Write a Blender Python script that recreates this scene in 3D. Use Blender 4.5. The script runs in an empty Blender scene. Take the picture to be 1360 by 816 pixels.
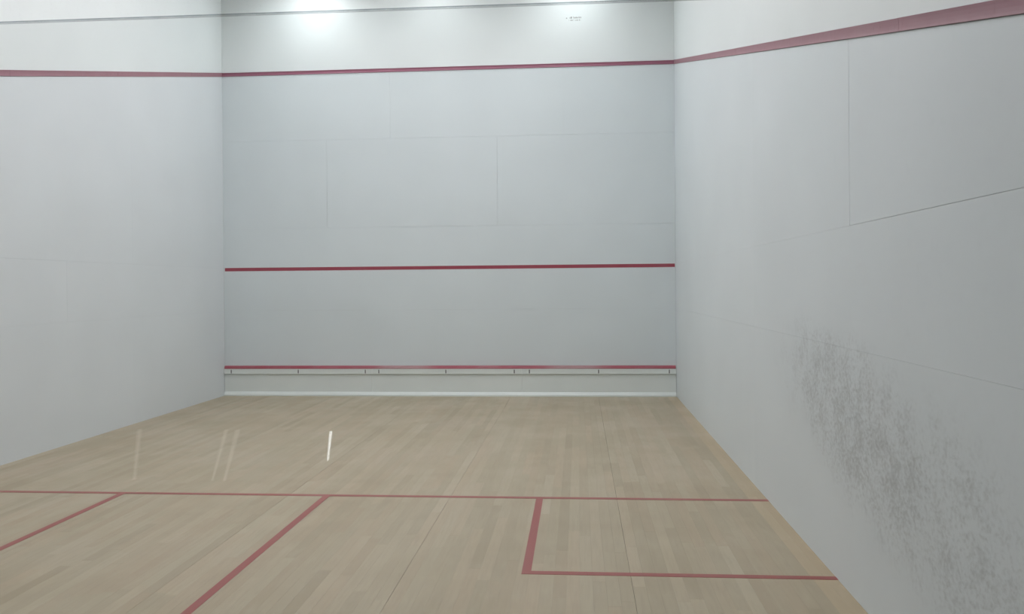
import bpy, bmesh, math, random
from mathutils import Matrix, Vector

random.seed(7)
S = bpy.context.scene
C = S.collection

# ------------------------------------------------------------------ camera
W, H = 1360, 816
F = 1095.925                                   # focal length in pixels
YAW, PITCH, ROLL = -0.077311, -0.005539, -0.008227
fwd = Vector((math.sin(YAW) * math.cos(PITCH), math.cos(YAW) * math.cos(PITCH), math.sin(PITCH)))
r0 = Vector((math.cos(YAW), -math.sin(YAW), 0))
u0 = r0.cross(fwd)
rt = math.cos(ROLL) * r0 + math.sin(ROLL) * u0
up = -math.sin(ROLL) * r0 + math.cos(ROLL) * u0
cd = bpy.data.cameras.new('camera')
cam = bpy.data.objects.new('camera', cd)
C.objects.link(cam)
m = Matrix((rt, up, -fwd)).transposed().to_4x4()
m.translation = (5.06595, -11.48057, 1.54192)
cam.matrix_world = m
cd.sensor_fit = 'HORIZONTAL'
cd.sensor_width = 36.0
cd.lens = 36.0 * F / W
cd.shift_x = -3.281 / W
cd.shift_y = -22.236 / W
cd.clip_start = 0.05
S.camera = cam

# ------------------------------------------------------------------ world, exposure
w = bpy.data.worlds.new('world')
S.world = w
w.use_nodes = True
w.node_tree.nodes['Background'].inputs[0].default_value = (0.8, 0.85, 0.9, 1)
w.node_tree.nodes['Background'].inputs[1].default_value = 0.02
S.view_settings.view_transform = 'Standard'
S.view_settings.look = 'None'
S.view_settings.gamma = 1.0
S.view_settings.use_curve_mapping = False
S.view_settings.exposure = 0.0

WASH_L = (42.0, 19.0, 33.0)     # radiance of the three downlights above the front wall
MAIN_L = 21.8                   # radiance of the court's ceiling panels
LOBBY_L = 1.5

# court size (m): x 0..WX, y 0 (front wall) .. -DY (glass back wall)
WX, DY, CEIL = 6.4, 9.75, 5.90
LOB = 14.45

# ------------------------------------------------------------------ materials
def mat(name):
    mt = bpy.data.materials.new(name)
    mt.use_nodes = True
    nt = mt.node_tree
    b = nt.nodes['Principled BSDF']
    return mt, nt, b

def N(nt, kind, **kw):
    n = nt.nodes.new(kind)
    for k, v in kw.items():
        setattr(n, k, v)
    return n

def mth(nt, op, a, b=None, clamp=False):
    n = N(nt, 'ShaderNodeMath', operation=op, use_clamp=clamp)
    for i, v in enumerate((a, b)):
        if v is None:
            continue
        if isinstance(v, (int, float)):
            n.inputs[i].default_value = v
        else:
            nt.links.new(v, n.inputs[i])
    return n.outputs[0]

def noise(nt, vec, scale, detail=2.0, rough=0.5):
    n = N(nt, 'ShaderNodeTexNoise')
    n.inputs['Scale'].default_value = scale
    n.inputs['Detail'].default_value = detail
    n.inputs['Roughness'].default_value = rough
    nt.links.new(vec, n.inputs['Vector'])
    return n.outputs['Fac']

def mapping(nt, vec, loc=(0, 0, 0), rot=(0, 0, 0), scale=(1, 1, 1)):
    n = N(nt, 'ShaderNodeMapping')
    n.inputs['Location'].default_value = loc
    n.inputs['Rotation'].default_value = rot
    n.inputs['Scale'].default_value = scale
    nt.links.new(vec, n.inputs['Vector'])
    return n.outputs[0]

def ramp(nt, fac, p0, p1, v0=0.0, v1=1.0):
    n = N(nt, 'ShaderNodeMapRange', interpolation_type='SMOOTHSTEP')
    for i, v in ((1, p0), (2, p1), (3, v0), (4, v1)):
        n.inputs[i].default_value = v
    nt.links.new(fac, n.inputs[0])
    return n.outputs[0]

def mixc(nt, fac, a, b):
    n = N(nt, 'ShaderNodeMix', data_type='RGBA')
    if isinstance(fac, (int, float)):
        n.inputs[0].default_value = fac
    else:
        nt.links.new(fac, n.inputs[0])
    for i, v in ((6, a), (7, b)):
        if isinstance(v, tuple):
            n.inputs[i].default_value = (*v, 1)
        else:
            nt.links.new(v, n.inputs[i])
    return n.outputs[2]

def plain(name, col, rough=0.5, var=0.06, scale=3.0, metal=0.0, spec=0.5):
    mt, nt, b = mat(name)
    tc = N(nt, 'ShaderNodeTexCoord').outputs['Object']
    n = noise(nt, tc, scale, 3)
    dark = tuple(c * (1 - var) for c in col)
    nt.links.new(mixc(nt, n, dark, tuple(min(1, c * (1 + var)) for c in col)), b.inputs['Base Color'])
    b.inputs['Roughness'].default_value = rough
    b.inputs['Metallic'].default_value = metal
    b.inputs['Specular IOR Level'].default_value = spec
    return mt

def wall_mat(name, col, marks=None, speck=0.0):
    """matt court plaster; marks = list of ball-mark patches (y, z, half length, half width, angle, strength)"""
    mt, nt, b = mat(name)
    geo = N(nt, 'ShaderNodeNewGeometry').outputs['Position']
    big = noise(nt, geo, 1.3, 4)
    fine = noise(nt, geo, 22, 5, 0.65)
    col_a = tuple(c * 0.965 for c in col)
    base = mixc(nt, ramp(nt, big, 0.3, 0.7), col_a, col)
    base = mixc(nt, ramp(nt, fine, 0.54, 0.76, 0, 0.17 + speck), base, tuple(c * 0.72 for c in col))
    if marks:
        total = None
        for (y, z, la, lb, ang, st) in marks:
            # rotate wall coordinates (y, z) about the patch's middle
            mv = N(nt, 'ShaderNodeVectorMath', operation='SUBTRACT')
            nt.links.new(geo, mv.inputs[0])
            mv.inputs[1].default_value = (0, y, z)
            sep = N(nt, 'ShaderNodeSeparateXYZ')
            nt.links.new(mv.outputs[0], sep.inputs[0])
            ca, sa = math.cos(ang), math.sin(ang)
            a = mth(nt, 'ADD', mth(nt, 'MULTIPLY', sep.outputs[1], ca / la), mth(nt, 'MULTIPLY', sep.outputs[2], sa / la))
            c = mth(nt, 'ADD', mth(nt, 'MULTIPLY', sep.outputs[1], -sa / lb), mth(nt, 'MULTIPLY', sep.outputs[2], ca / lb))
            d = mth(nt, 'ADD', mth(nt, 'MULTIPLY', a, a), mth(nt, 'MULTIPLY', c, c))
            e = mth(nt, 'MULTIPLY', ramp(nt, d, 0.0, 1.0, 1.0, 0.0), st)
            total = e if total is None else mth(nt, 'MAXIMUM', total, e)
        st1 = noise(nt, mapping(nt, geo, rot=(0.25, 0, 0), scale=(1, 0.75, 1.0)), 52, 6, 0.75)
        st2 = noise(nt, mapping(nt, geo, loc=(3, 1, 2), scale=(1, 0.9, 1)), 7, 4, 0.6)
        sm = mth(nt, 'ADD', mth(nt, 'MULTIPLY', st1, 0.65), mth(nt, 'MULTIPLY', st2, 0.35))
        rub = ramp(nt, mth(nt, 'ADD', sm, mth(nt, 'MULTIPLY', total, 0.20)), 0.545, 0.76)
        rub = mth(nt, 'MULTIPLY', rub, ramp(nt, total, 0.0, 0.9), clamp=True)
        base = mixc(nt, mth(nt, 'MULTIPLY', rub, 0.50), base, (0.17, 0.175, 0.17))
        base = mixc(nt, mth(nt, 'MULTIPLY', total, 0.10), base, (0.2, 0.2, 0.19))
    nt.links.new(base, b.inputs['Base Color'])
    b.inputs['Roughness'].default_value = 0.5
    b.inputs['Specular IOR Level'].default_value = 0.35
    bp = N(nt, 'ShaderNodeBump')
    bp.inputs['Strength'].default_value = 0.08
    bp.inputs['Distance'].default_value = 0.004
    nt.links.new(noise(nt, geo, 60, 3), bp.inputs['Height'])
    nt.links.new(bp.outputs[0], b.inputs['Normal'])
    return mt

WALLC = (0.70, 0.755, 0.775)
M = {}
M['front'] = wall_mat('front_wall_plaster', (0.682, 0.745, 0.765))
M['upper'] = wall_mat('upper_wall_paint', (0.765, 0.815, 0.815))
M['left'] = wall_mat('left_wall_plaster', (0.705, 0.748, 0.768), [(-3.2, 1.7, 2.4, 1.2, 0.1, 0.16)], 0.05)
M['right'] = wall_mat('right_wall_plaster', WALLC, [
    (-7.40, 0.84, 2.0, 0.60, 0.20, 0.68),
    (-8.45, 0.60, 1.10, 0.65, 0.35, 0.58),
    (-6.40, 0.98, 1.2, 0.50, 0.1, 0.40),
    (-6.6, 1.7, 2.6, 1.1, 0.1, 0.15)], 0.03)
M['backing'] = plain('joint_backing', (0.55, 0.56, 0.56), 0.8)
M['ceiling'] = plain('ceiling_paint', (0.74, 0.75, 0.75), 0.8)
M['tin'] = plain('tin_white_sheet', (0.74, 0.795, 0.78), 0.42)
M['slot'] = plain('dark_slot', (0.05, 0.05, 0.05), 0.6)
M['shadow_gap'] = plain('grey_shadow_gap', (0.16, 0.16, 0.17), 0.7)
M['housing'] = plain('white_lamp_housing', (0.8, 0.8, 0.8), 0.4)
M['lobby_wall'] = plain('lobby_wall_paint', (0.10, 0.105, 0.11), 0.8)
M['lobby_floor'] = plain('lobby_carpet', (0.07, 0.07, 0.08), 0.95, 0.2, 20)
M['steel'] = plain('brushed_steel', (0.55, 0.56, 0.57), 0.3, 0.05, 8, 1.0)
M['lettering'] = plain('faded_grey_print', (0.30, 0.31, 0.31), 0.7)

def paint(name, col, lighter, bands=(), rough=0.45, wear=0.35):
    """line paint with random wear and worn stretches; bands = (x centre, half width) of paler stretches"""
    mt, nt, b = mat(name)
    geo = N(nt, 'ShaderNodeNewGeometry').outputs['Position']
    n = ramp(nt, noise(nt, geo, 2.2, 4, 0.6), 0.42, 0.75, 0, wear)
    fac = n
    if bands:
        sx = N(nt, 'ShaderNodeSeparateXYZ')
        nt.links.new(geo, sx.inputs[0])
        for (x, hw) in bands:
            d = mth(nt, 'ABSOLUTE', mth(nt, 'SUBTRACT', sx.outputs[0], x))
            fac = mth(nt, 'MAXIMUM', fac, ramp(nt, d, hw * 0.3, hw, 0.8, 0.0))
    c = mixc(nt, fac, col, lighter)
    c = mixc(nt, ramp(nt, noise(nt, geo, 40, 4), 0.55, 0.8, 0, 0.3), c, tuple(v * 0.6 for v in col))
    nt.links.new(c, b.inputs['Base Color'])
    b.inputs['Roughness'].default_value = rough
    return mt

M['red_front'] = paint('service_line_red', (0.33, 0.055, 0.085), (0.36, 0.12, 0.15))
M['red_out'] = paint('out_line_red', (0.30, 0.105, 0.16), (0.36, 0.17, 0.21))
M['red_side'] = paint('side_out_line_red', (0.325, 0.165, 0.20), (0.37, 0.235, 0.26), rough=0.55)
M['red_tin'] = paint('tin_line_red', (0.36, 0.075, 0.105), (0.42, 0.27, 0.28), ((2.6, 0.55), (5.0, 0.55)))  # the rail has two paler stretches along its length
M['red_floor'] = paint('floor_line_red', (0.30, 0.076, 0.066), (0.325, 0.12, 0.10), rough=0.4)

def wood_mat():
    mt, nt, b = mat('pale_maple_strip')
    geo = N(nt, 'ShaderNodeNewGeometry').outputs['Position']
    at = N(nt, 'ShaderNodeAttribute', attribute_name='tone')
    sp = N(nt, 'ShaderNodeSeparateColor')
    nt.links.new(at.outputs['Color'], sp.inputs[0])
    tone, warm, border = sp.outputs[0], sp.outputs[1], sp.outputs[2]
    off = N(nt, 'ShaderNodeCombineXYZ')
    nt.links.new(mth(nt, 'MULTIPLY', tone, 37.0), off.inputs[0])
    nt.links.new(mth(nt, 'MULTIPLY', warm, 53.0), off.inputs[1])
    av = N(nt, 'ShaderNodeVectorMath', operation='ADD')
    nt.links.new(geo, av.inputs[0])
    nt.links.new(off.outputs[0], av.inputs[1])
    grain = noise(nt, mapping(nt, av.outputs[0], scale=(26, 1.6, 1)), 2.2, 6, 0.62)
    cloud = noise(nt, geo, 1.1, 4, 0.55)
    blot = noise(nt, mapping(nt, av.outputs[0], scale=(5, 1.4, 1)), 2.5, 3)
    c = mixc(nt, tone, (0.350, 0.296, 0.200), (0.440, 0.384, 0.276))
    c = mixc(nt, mth(nt, 'MULTIPLY', warm, 0.6), c, (0.43, 0.34, 0.235))
    c = mixc(nt, ramp(nt, grain, 0.42, 0.72, 0, 0.28), c, (0.30, 0.25, 0.17))
    c = mixc(nt, ramp(nt, blot, 0.5, 0.75, 0, 0.25), c, (0.46, 0.405, 0.30))
    c = mixc(nt, ramp(nt, cloud, 0.45, 0.7, 0, 0.25), c, (0.335, 0.295, 0.21))
    c = mixc(nt, mth(nt, 'MULTIPLY', border, 0.36), c, (0.50, 0.385, 0.235))
    nt.links.new(c, b.inputs['Base Color'])
    nt.links.new(ramp(nt, cloud, 0.3, 0.7, 0.36, 0.5), b.inputs['Roughness'])
    b.inputs['Specular IOR Level'].default_value = 0.4
    return mt
M['wood'] = wood_mat()
M['subfloor'] = plain('dark_subfloor', (0.26, 0.22, 0.165), 0.9)

def emit(name, col, st):
    mt, nt, b = mat(name)
    b.inputs['Base Color'].default_value = (0.8, 0.8, 0.8, 1)
    b.inputs['Emission Color'].default_value = (*col, 1)
    b.inputs['Emission Strength'].default_value = st
    return mt

def glass_mat():
    mt, nt, b = mat('clear_green_tinted_glass')
    nt.nodes.remove(b)
    out = nt.nodes['Material Output']
    tr = N(nt, 'ShaderNodeBsdfTransparent')
    tr.inputs[0].default_value = (0.976, 0.983, 0.981, 1)
    gl = N(nt, 'ShaderNodeBsdfGlossy')
    gl.inputs['Roughness'].default_value = 0.0
    gl.inputs[0].default_value = (1, 1, 1, 1)
    fr = N(nt, 'ShaderNodeFresnel')
    fr.inputs[0].default_value = 1.45
    mx = N(nt, 'ShaderNodeMixShader')
    # the back face of a pane meets the same air-glass step: read both sides as entering
    lw = N(nt, 'ShaderNodeLayerWeight')
    lw.inputs[0].default_value = 0.5
    f5 = mth(nt, 'POWER', lw.outputs['Facing'], 5.0)
    nt.links.new(mth(nt, 'ADD', mth(nt, 'MULTIPLY', f5, 0.9), 0.036), mx.inputs[0])
    nt.links.new(tr.outputs[0], mx.inputs[1])
    nt.links.new(gl.outputs[0], mx.inputs[2])
    nt.links.new(mx.outputs[0], out.inputs['Surface'])
    nt.nodes.remove(fr)
    return mt
M['glass'] = glass_mat()

def edge_mat():
    mt, nt, b = mat('ground_glass_edge')
    tr = N(nt, 'ShaderNodeBsdfTransparent')
    tr.inputs[0].default_value = (0.72, 0.74, 0.76, 1)
    b.inputs['Base Color'].default_value = (0.5, 0.55, 0.55, 1)
    b.inputs['Roughness'].default_value = 0.4
    mx = N(nt, 'ShaderNodeMixShader')
    tc = N(nt, 'ShaderNodeTexCoord').outputs['Object']
    nt.links.new(ramp(nt, noise(nt, tc, 30, 2), 0.3, 0.7, 0.04, 0.12), mx.inputs[0])
    nt.links.new(tr.outputs[0], mx.inputs[1])
    nt.links.new(b.outputs[0], mx.inputs[2])
    nt.links.new(mx.outputs[0], nt.nodes['Material Output'].inputs['Surface'])
    return mt
M['edge'] = edge_mat()

# ------------------------------------------------------------------ mesh helpers
def box(bm, x0, x1, y0, y1, z0, z1, bev=0.0):
    vs = [bm.verts.new((x, y, z)) for z in (z0, z1) for (x, y) in ((x0, y0), (x1, y0), (x1, y1), (x0, y1))]
    fs = [(3, 2, 1, 0), (4, 5, 6, 7), (0, 1, 5, 4), (1, 2, 6, 5), (2, 3, 7, 6), (3, 0, 4, 7)]
    faces = [bm.faces.new([vs[i] for i in f]) for f in fs]
    if bev:
        es = {e for f in faces for e in f.edges}
        bmesh.ops.bevel(bm, geom=list(es), offset=bev, segments=1, affect='EDGES')

def prism(bm, pts, axis, a0, a1):
    """extrude a closed 2-D profile along an axis ('x': pts are (y, z))"""
    def v(p, a):
        return (a, p[0], p[1]) if axis == 'x' else (p[0], a, p[1])
    A = [bm.verts.new(v(p, a0)) for p in pts]
    B = [bm.verts.new(v(p, a1)) for p in pts]
    n = len(pts)
    bm.faces.new(A)
    bm.faces.new(B[::-1])
    for i in range(n):
        j = (i + 1) % n
        bm.faces.new((A[i], B[i], B[j], A[j]))
    bmesh.ops.recalc_face_normals(bm, faces=bm.faces[:])

def disc(bm, x, y, z0, z1, r, n=28):
    A = [bm.verts.new((x + r * math.cos(2 * math.pi * i / n), y + r * math.sin(2 * math.pi * i / n), z0)) for i in range(n)]
    B = [bm.verts.new((v.co.x, v.co.y, z1)) for v in A]
    bm.faces.new(A[::-1])
    bm.faces.new(B)
    for i in range(n):
        j = (i + 1) % n
        bm.faces.new((A[i], A[j], B[j], B[i]))

def obj(name, bm, m, parent=None):
    me = bpy.data.meshes.new(name)
    bm.to_mesh(me)
    bm.free()
    me.materials.append(m)
    o = bpy.data.objects.new(name, me)
    C.objects.link(o)
    if parent:
        o.parent = parent
        o.matrix_parent_inverse = parent.matrix_world.inverted()
    return o

def boxo(name, dims, m, parent=None, bev=0.0):
    bm = bmesh.new()
    box(bm, *dims, bev)
    return obj(name, bm, m, parent)

def struct(o, label, cat):
    o['kind'] = 'structure'
    o['label'] = label
    o['category'] = cat
    return o

def tag(o, label, cat, group=None):
    o['label'] = label
    o['category'] = cat
    if group:
        o['group'] = group
    return o

def empty(name, loc):
    o = bpy.data.objects.new(name, None)
    o.location = loc
    C.objects.link(o)
    bpy.context.view_layer.update()
    return o

# ------------------------------------------------------------------ floor
T = 0.02                                       # strip thickness
floor = struct(boxo('floor', (0, WX, -DY, 0, -0.12, -T), M['subfloor']),
               'pale maple strip floor of the squash court with red lines', 'floor')

SEAMS = [0.49 + 1.21 * i for i in range(5)]    # joints between the laid floor sections
SW = 1.21 / 18
planks = []                                    # (x0, x1, y0, y1, tone, warm, border)
edges = [0.0]
x = 0.49 - 7 * SW
while x < WX - 0.02:
    if x - edges[-1] > 0.02:
        edges.append(x)
    x += SW
edges.append(WX)
for i in range(len(edges) - 1):
    x0, x1 = edges[i], edges[i + 1]
    seam = min(abs(x0 - s) for s in SEAMS) < 0.01
    g0 = 0.0008 if seam else 0.0001
    seam1 = min(abs(x1 - s) for s in SEAMS) < 0.01
    g1 = 0.0008 if seam1 else 0.0001
    y = 0.0
    y_next = -random.uniform(0.3, 1.4)
    col_bias = random.gauss(0, 0.12)
    while y > -DY:
        y1 = max(y_next, -DY)
        if y1 + DY < 0.25:
            y1 = -DY
        tone = min(1, max(0, random.gauss(0.5, 0.24) + col_bias))
        warm = random.random() ** 2
        border = 1.0 if x1 > WX - 0.075 else 0.0
        planks.append((x0 + g0, x1 - g1, y1 + 0.0001, y - 0.0001, tone, warm, border))
        y = y1
        y_next = y - random.uniform(0.55, 1.7)

def plank_bm(lst):
    bm = bmesh.new()
    lay = bm.verts.layers.float_color.new('tone')
    for (x0, x1, y0, y1, t, wm, bd) in lst:
        k = len(bm.verts)
        z = random.uniform(-0.0002, 0)
        ch = 0.0003
        pts = [(x0, y0, -T), (x1, y0, -T), (x1, y1, -T), (x0, y1, -T),
               (x0, y0, z - ch), (x1, y0, z - ch), (x1, y1, z - ch), (x0, y1, z - ch),
               (x0 + ch, y0 + ch, z), (x1 - ch, y0 + ch, z), (x1 - ch, y1 - ch, z), (x0 + ch, y1 - ch, z)]
        vs = [bm.verts.new(p) for p in pts]
        for v in vs:
            v[lay] = (t, wm, bd, 1)
        bm.faces.new((vs[8], vs[9], vs[10], vs[11]))
        for a in (0, 4):
            for i in range(4):
                j = (i + 1) % 4
                bm.faces.new((vs[a + i], vs[a + j], vs[a + 4 + j], vs[a + 4 + i]))
    return bm

def seen(p):
    """apparent size of a strip: zero where the photograph cannot see it"""
    cx, cy = (p[0] + p[1]) / 2, (p[2] + p[3]) / 2
    d = Vector((cx, cy, 0)) - cam.matrix_world.translation
    zf = d.dot(fwd)
    if zf < 0.5:
        return 0
    u = W / 2 + 3.28 + F * d.dot(rt) / zf
    v = H / 2 - 22.2 - F * d.dot(up) / zf
    if not (-60 < u < W + 20 and v < H + 60):
        return 0
    return (p[3] - p[2]) * (p[1] - p[0]) / zf ** 3

planks.sort(key=seen, reverse=True)
for p in planks[:300]:
    obj('plank', plank_bm([p]), M['wood'], floor)
rest = obj('planks', plank_bm(planks[300:]), M['wood'], floor)
rest['kind'] = 'stuff'

# painted floor lines
SHORT, BOXY, HW = 5.5045, 7.0665, 0.025
LT = 0.0012
def floor_line(x0, x1, y0, y1, label):
    o = boxo('court_line', (x0, x1, y0, y1, 0.0, LT), M['red_floor'], floor)
    o['label'] = label
floor_line(0, WX, -SHORT - HW, -SHORT + HW, 'red short line running wall to wall')
floor_line(WX / 2 - HW, WX / 2 + HW, -DY, -SHORT - HW, 'red half court line')
for s, nm in ((0, 'left'), (1, 'right')):
    bx0, bx1 = (1.60, 1.65) if s == 0 else (4.75, 4.80)
    floor_line(bx0, bx1, -BOXY - HW, -SHORT - HW, 'red inner side line of the %s service box' % nm)
    lx0, lx1 = (0, 1.60) if s == 0 else (4.80, WX)
    floor_line(lx0, lx1, -BOXY - HW, -BOXY + HW, 'red rear line of the %s service box' % nm)

# ------------------------------------------------------------------ walls with panels
PT = 0.012                                     # panel thickness; the panels' faces stand at x = 0, x = WX, y = 0
wall_front = struct(boxo('wall_front', (-0.2, WX + 0.2, PT, 0.2, -0.12, CEIL), M['backing']),
                    'white panelled front wall with red service line', 'wall')
wall_left = struct(boxo('wall_left', (-0.2, -PT, -DY, PT, -0.12, CEIL), M['backing']),
                   'white panelled side wall on the left of the court', 'wall')
wall_right = struct(boxo('wall_right', (WX + PT, WX + 0.2, -DY, PT, -0.12, CEIL), M['backing']),
                    'white panelled side wall with a patch of dark ball marks', 'wall')

def wall_panels(parent, kind, a_lists, zs, m, tight=()):
    for (z0, z1), cuts in zip(zip(zs[:-1], zs[1:]), a_lists):
        for a0, a1 in zip(cuts[:-1], cuts[1:]):
            g = {'front': 0.0009, 'left': 0.0006, 'right': 0.0004}[kind]
            g = 0.0011 if kind == 'right' and a0 == 7.3 else g
            h0 = 0.00025 if round(a0, 3) in tight else (0.0016 if a0 == 7.3 else g)
            h1 = 0.00025 if round(a1, 3) in tight else (0.0016 if a1 == 7.3 else g)
            if kind == 'front':
                d = (a0 + h0, a1 - h1, 0, PT, z0 + g, z1 - g)
            elif kind == 'left':
                d = (-PT, 0, -a1 + h1, -a0 - h0, z0 + g, z1 - g)
            else:
                d = (WX, WX + PT, -a1 + h1, -a0 - h0, z0 + g, z1 - g)
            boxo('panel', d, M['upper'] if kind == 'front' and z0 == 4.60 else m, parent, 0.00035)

def sloped_panels(parent, x0, x1, cuts, m, upper):
    """panels between the top straight course and the sloping out line (or, upper, from that line to the ceiling)"""
    for a0, a1 in zip(cuts[:-1], cuts[1:]):
        h0 = 0.0016 if a0 == 7.3 else 0.00025
        h1 = 0.0016 if a1 == 7.3 else 0.00025
        ya, yb = -a0 - h0, -a1 + h1
        za, zb = 4.598 - 2.44 * a0 / DY, 4.598 - 2.44 * a1 / DY
        bm = bmesh.new()
        if upper:
            pts = [(ya, za + 0.0005), (yb, zb + 0.0005), (yb, CEIL), (ya, CEIL)]
        else:
            lo = 1.824 + (0.0011 if a0 == 7.3 else 0.0004)
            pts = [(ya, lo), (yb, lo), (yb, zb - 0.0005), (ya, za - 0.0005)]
        prism(bm, pts, 'x', x0, x1)
        obj('panel', bm, m, parent)

OUT0, OUT1 = 4.57, 4.62                        # out line on the front wall
wall_panels(wall_front, 'front',
            [[0, 2.441, 4.881, WX], [0, 3.66, WX], [0, 1.52, 3.95, WX], [0, 2.44, 4.876, WX], [0, WX]],
            [-T, 1.214, 2.385, 3.635, 4.60, CEIL], M['front'], (2.441, 4.881, 3.66))
side_cuts = [[0, 2.433, 4.867, DY], [0, 3.65, DY]]
side_z = [-T, 1.216, 1.824]
TIGHT = (2.433, 3.65, 4.867)
wall_panels(wall_left, 'left', side_cuts, side_z, M['left'], TIGHT)
wall_panels(wall_right, 'right', side_cuts, side_z, M['right'], TIGHT)
for parent, x0, x1, m_ in ((wall_left, -PT, 0.0, M['left']), (wall_right, WX, WX + PT, M['right'])):
    sloped_panels(parent, x0, x1, [0, 2.433, 4.867, 7.3, DY], m_, False)
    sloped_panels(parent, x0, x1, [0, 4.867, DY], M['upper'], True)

ceiling = struct(boxo('ceiling', (-0.2, WX + 0.2, -LOB - 0.2, 0.2, CEIL, CEIL + 0.15), M['ceiling']),
                 'plain white ceiling above the squash court', 'ceiling')

# lines on the front wall
o = boxo('service_line', (0.015, WX - 0.01, -0.0015, 0.0, 1.781, 1.829), M['red_front'], wall_front)
o['label'] = 'dark red service line across the white front wall'
bm = bmesh.new()
prism(bm, [(0, OUT0), (-0.010, OUT0 + 0.002), (-0.006, OUT0 + 0.014), (-0.005, OUT0 + 0.028), (-0.008, OUT0 + 0.042), (-0.012, OUT1), (0, OUT1)], 'x', 0, WX)
o = obj('out_line', bm, M['red_out'], wall_front)
o['label'] = 'muted red out line moulding high on the front wall'

# sloping out lines on the side walls: 4.57 m at the front to 2.13 m at the back, in lengths with butt joints
def out_z(y):
    return 4.57 + (2.13 - 4.57) * (-y / DY)
cuts = [0.0, 0.95, 2.70, 4.45, 6.20, 7.95, DY]
for parent, sgn, xw in ((wall_left, 1, 0.0), (wall_right, -1, WX)):
    for a, b_ in zip(cuts[:-1], cuts[1:]):
        bm = bmesh.new()
        hh = 0.056
        prof = [(0, 0), (0.007, 0.001), (0.0055, 0.012), (0.005, 0.026), (0.006, 0.042), (0.0085, hh), (0, hh)]
        A = [bm.verts.new((xw + sgn * px, -a - 0.0012, out_z(-a) + pz)) for px, pz in prof]
        B = [bm.verts.new((xw + sgn * px, -b_ + 0.0012, out_z(-b_) + pz)) for px, pz in prof]
        n = len(prof)
        bm.faces.new(A)
        bm.faces.new(B[::-1])
        for i in range(n):
            j = (i + 1) % n
            bm.faces.new((A[i], B[i], B[j], A[j]))
        bmesh.ops.recalc_face_normals(bm, faces=bm.faces[:])
        obj('out_line', bm, M['red_side'], parent)
        # thin dark strip standing in for the gap and its shadow below the moulding
        bm = bmesh.new()
        gp = [(0, -0.0016), (0.003, -0.0016), (0.003, 0.0), (0, 0.0)]
        A = [bm.verts.new((xw + sgn * px, -a, out_z(-a) + pz)) for px, pz in gp]
        B = [bm.verts.new((xw + sgn * px, -b_, out_z(-b_) + pz)) for px, pz in gp]
        bm.faces.new(A)
        bm.faces.new(B[::-1])
        for i in range(4):
            j = (i + 1) % 4
            bm.faces.new((A[i], B[i], B[j], A[j]))
        bmesh.ops.recalc_face_normals(bm, faces=bm.faces[:])
        obj('shadow_gap', bm, M['shadow_gap'], parent)

# small faded print high on the front wall (too small to read in the photograph: strokes only)
bm = bmesh.new()
def stroke(x, z, w_, h_):
    box(bm, x, x + w_, -0.0012, -0.0001, z, z + h_)
for (x, w_, h_) in ((4.925, 0.020, 0.014), (4.975, 0.012, 0.020), (4.990, 0.022, 0.026), (5.025, 0.006, 0.030), (5.036, 0.016, 0.018),
                    (5.056, 0.018, 0.022), (5.078, 0.016, 0.018), (5.098, 0.005, 0.032), (5.107, 0.014, 0.020), (5.125, 0.010, 0.022)):
    stroke(x, 5.238, w_ * 0.8, h_)
for (x, w_, h_) in ((4.960, 0.004, 0.016), (4.985, 0.014, 0.016), (5.003, 0.016, 0.016), (5.028, 0.004, 0.022), (5.042, 0.004, 0.016),
                    (5.056, 0.014, 0.014), (5.076, 0.016, 0.016), (5.104, 0.012, 0.018), (5.122, 0.006, 0.012)):
    stroke(x, 5.206, w_ * 0.8, h_)
o = obj('faded_print', bm, M['lettering'], wall_front)
o['label'] = 'two tiny rows of faded grey print'

# ------------------------------------------------------------------ tin
tin = tag(empty('tin', (WX / 2, -0.03, 0)), 'white tin board with a red top rail along the foot of the front wall', 'tin')
bm = bmesh.new()
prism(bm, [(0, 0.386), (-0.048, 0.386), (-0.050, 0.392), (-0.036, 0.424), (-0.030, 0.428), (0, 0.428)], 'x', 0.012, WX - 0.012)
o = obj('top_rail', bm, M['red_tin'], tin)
o['label'] = 'red top rail with pale stretches'
SEC = [0.003, 2.157, 4.272, WX - 0.003]
SLOTS = [(0.112, 1.092, 2.060), (2.254, 3.207, 4.168), (4.378, 5.335, 6.300)]
for i in range(3):
    a, b_ = SEC[i] + 0.001, SEC[i + 1] - 0.001
    st = boxo('fixing_strip', (a, b_, -0.046, -0.002, 0.312, 0.3855), M['tin'], tin, 0.0015)
    for sx in SLOTS[i]:
        boxo('slot', (sx - 0.0065, sx + 0.0065, -0.0475, -0.040, 0.322, 0.372), M['slot'], st)
    boxo('tin_sheet', (a, b_, -0.024, -0.002, 0.05, 0.311), M['tin'], tin, 0.001)
bm = bmesh.new()
prism(bm, [(-0.002, 0.0), (-0.052, 0.0), (-0.052, 0.020), (-0.030, 0.058), (-0.002, 0.058)], 'x', 0.004, WX - 0.004)
obj('base_strip', bm, M['tin'], tin)

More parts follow.
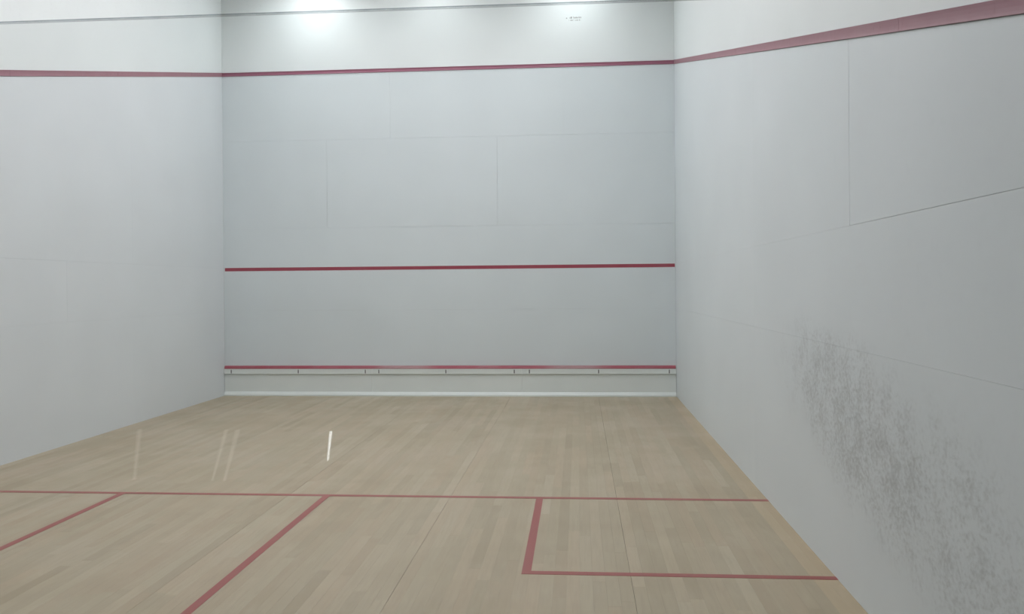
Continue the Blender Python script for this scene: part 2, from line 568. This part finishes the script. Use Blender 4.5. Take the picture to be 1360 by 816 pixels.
# ------------------------------------------------------------------ glass back wall
GT = 0.012
GZ = 2.13
def pane(name, x0, x1, label, cat, z0=0.012):
    g = boxo(name, (x0, x1, -DY - GT, -DY, z0, GZ - 0.0022), M['glass'])
    tag(g, label, cat)
    e = boxo('ground_edge', (x0, x1, -DY - GT, -DY, GZ - 0.0022, GZ), M['edge'], g)
    e['label'] = 'grey ground top edge of the pane'
    return g
gl = pane('glass_pane', 0.004, 2.745, 'clear glass back wall pane beside the left wall', 'glass wall')
gr = pane('glass_pane', 3.655, WX - 0.004, 'clear glass back wall pane whose grey top edge crosses the view', 'glass wall')
gd = pane('glass_door', 2.752, 3.648, 'frameless clear glass door between the back wall panes', 'door')
for z in (0.35, 1.75):
    bm = bmesh.new()
    box(bm, 2.758, 2.83, -DY - GT - 0.012, -DY - GT, z, z + 0.10, 0.003)
    obj('hinge', bm, M['steel'], gd)
bm = bmesh.new()
box(bm, 3.56, 3.62, -DY - GT - 0.02, -DY - GT, 1.0, 1.12, 0.004)
obj('latch', bm, M['steel'], gd)
for g, x0, x1 in ((gl, 0.004, 2.745), (gr, 3.655, WX - 0.004)):
    boxo('floor_channel', (x0, x1, -DY - GT - 0.014, -DY + 0.0, 0.0, 0.012), M['steel'], g)

# ------------------------------------------------------------------ lobby behind the glass
struct(boxo('floor_lobby', (-0.2, WX + 0.2, -LOB, -DY, -0.12, 0.0), M['lobby_floor']), 'dark carpet of the lobby behind the glass', 'floor')
struct(boxo('wall_back', (-0.2, WX + 0.2, -LOB - 0.2, -LOB, -0.12, CEIL), M['lobby_wall']), 'dark rear wall of the lobby', 'wall')
struct(boxo('wall_lobby_left', (-0.2, 0, -LOB, -DY, 0.0, CEIL), M['lobby_wall']), 'dark lobby wall on the left', 'wall')
struct(boxo('wall_lobby_right', (WX, WX + 0.2, -LOB, -DY, 0.0, CEIL), M['lobby_wall']), 'dark lobby wall on the right', 'wall')

M['streak_bright'] = emit('streak_strip_bright', (0.95, 1.0, 1.0), 7.0)
M['streak_dim'] = emit('streak_strip_dim', (0.85, 1.0, 0.92), 0.4)
def streak_strip(xb, xt, z0, z1, hw, m, label):  # made-up glowing strips, added to mirror as white streaks in the glass
    g = empty('streak_strip', ((xb + xt) / 2, -LOB, z0))
    tag(g, label, 'light')
    for nm, w2, d0, d1, mm in (('housing', hw + 0.008, 0.0, 0.02, M['lobby_wall']), ('diffuser', hw, 0.02, 0.026, m)):
        bm = bmesh.new()
        wb = w2 * 0.55
        pts = [(xb - wb, z0), (xb + wb, z0), (xt + w2, z1), (xt - w2, z1)]
        A = [bm.verts.new((px, -LOB + d0, pz)) for px, pz in pts]
        B = [bm.verts.new((px, -LOB + d1, pz)) for px, pz in pts]
        bm.faces.new(A); bm.faces.new(B[::-1])
        for i in range(4):
            j = (i + 1) % 4
            bm.faces.new((A[i], B[i], B[j], A[j]))
        bmesh.ops.recalc_face_normals(bm, faces=bm.faces[:])
        obj(nm, bm, mm, g)
streak_strip(3.077, 3.103, 0.168, 0.402, 0.010, M['streak_bright'], 'bright slim upright strip added low on the lobby wall for its reflection')
streak_strip(2.23, 2.345, 0.0, 0.41, 0.018, M['streak_dim'], 'dim slim strip added on the lobby wall for its reflection, beside another dim one')
streak_strip(2.13, 2.25, 0.0, 0.41, 0.014, M['streak_dim'], 'dim slim strip added for its reflection, second from the bright one')
streak_strip(1.48, 1.53, 0.0, 0.41, 0.016, M['streak_dim'], 'dim slim strip added for its reflection, standing alone on the lobby wall')

# ------------------------------------------------------------------ lamps
def downlight(x, y, rad, L):
    g = empty('downlight', (x, y, CEIL))
    tag(g, 'round white downlight on the ceiling close above the front wall', 'light', 'downlights above the front wall')
    bm = bmesh.new(); disc(bm, x, y, CEIL - 0.05, CEIL, rad + 0.025)
    obj('housing', bm, M['housing'], g)
    bm = bmesh.new(); disc(bm, x, y, CEIL - 0.056, CEIL - 0.0501, rad)
    obj('diffuser', bm, emit('downlight_glow', (0.955, 0.985, 1.0), L), g)
for (x, L) in zip((1.36, 3.12, 5.02), WASH_L):
    downlight(x, -0.62, 0.18, L)

M['panel_glow'] = emit('ceiling_panel_glow', (1.0, 0.965, 0.99), MAIN_L)
for y in (-2.6, -5.4, -8.2):
    for x in (2.1, 4.3):
        g = empty('ceiling_light', (x, y, CEIL))
        tag(g, 'rectangular white ceiling light panel over the court', 'light', 'ceiling light panels over the court')
        boxo('housing', (x - 0.32, x + 0.32, y - 0.62, y + 0.62, CEIL - 0.06, CEIL), M['housing'], g, 0.005)
        boxo('diffuser', (x - 0.29, x + 0.29, y - 0.59, y + 0.59, CEIL - 0.066, CEIL - 0.0601), M['panel_glow'], g)
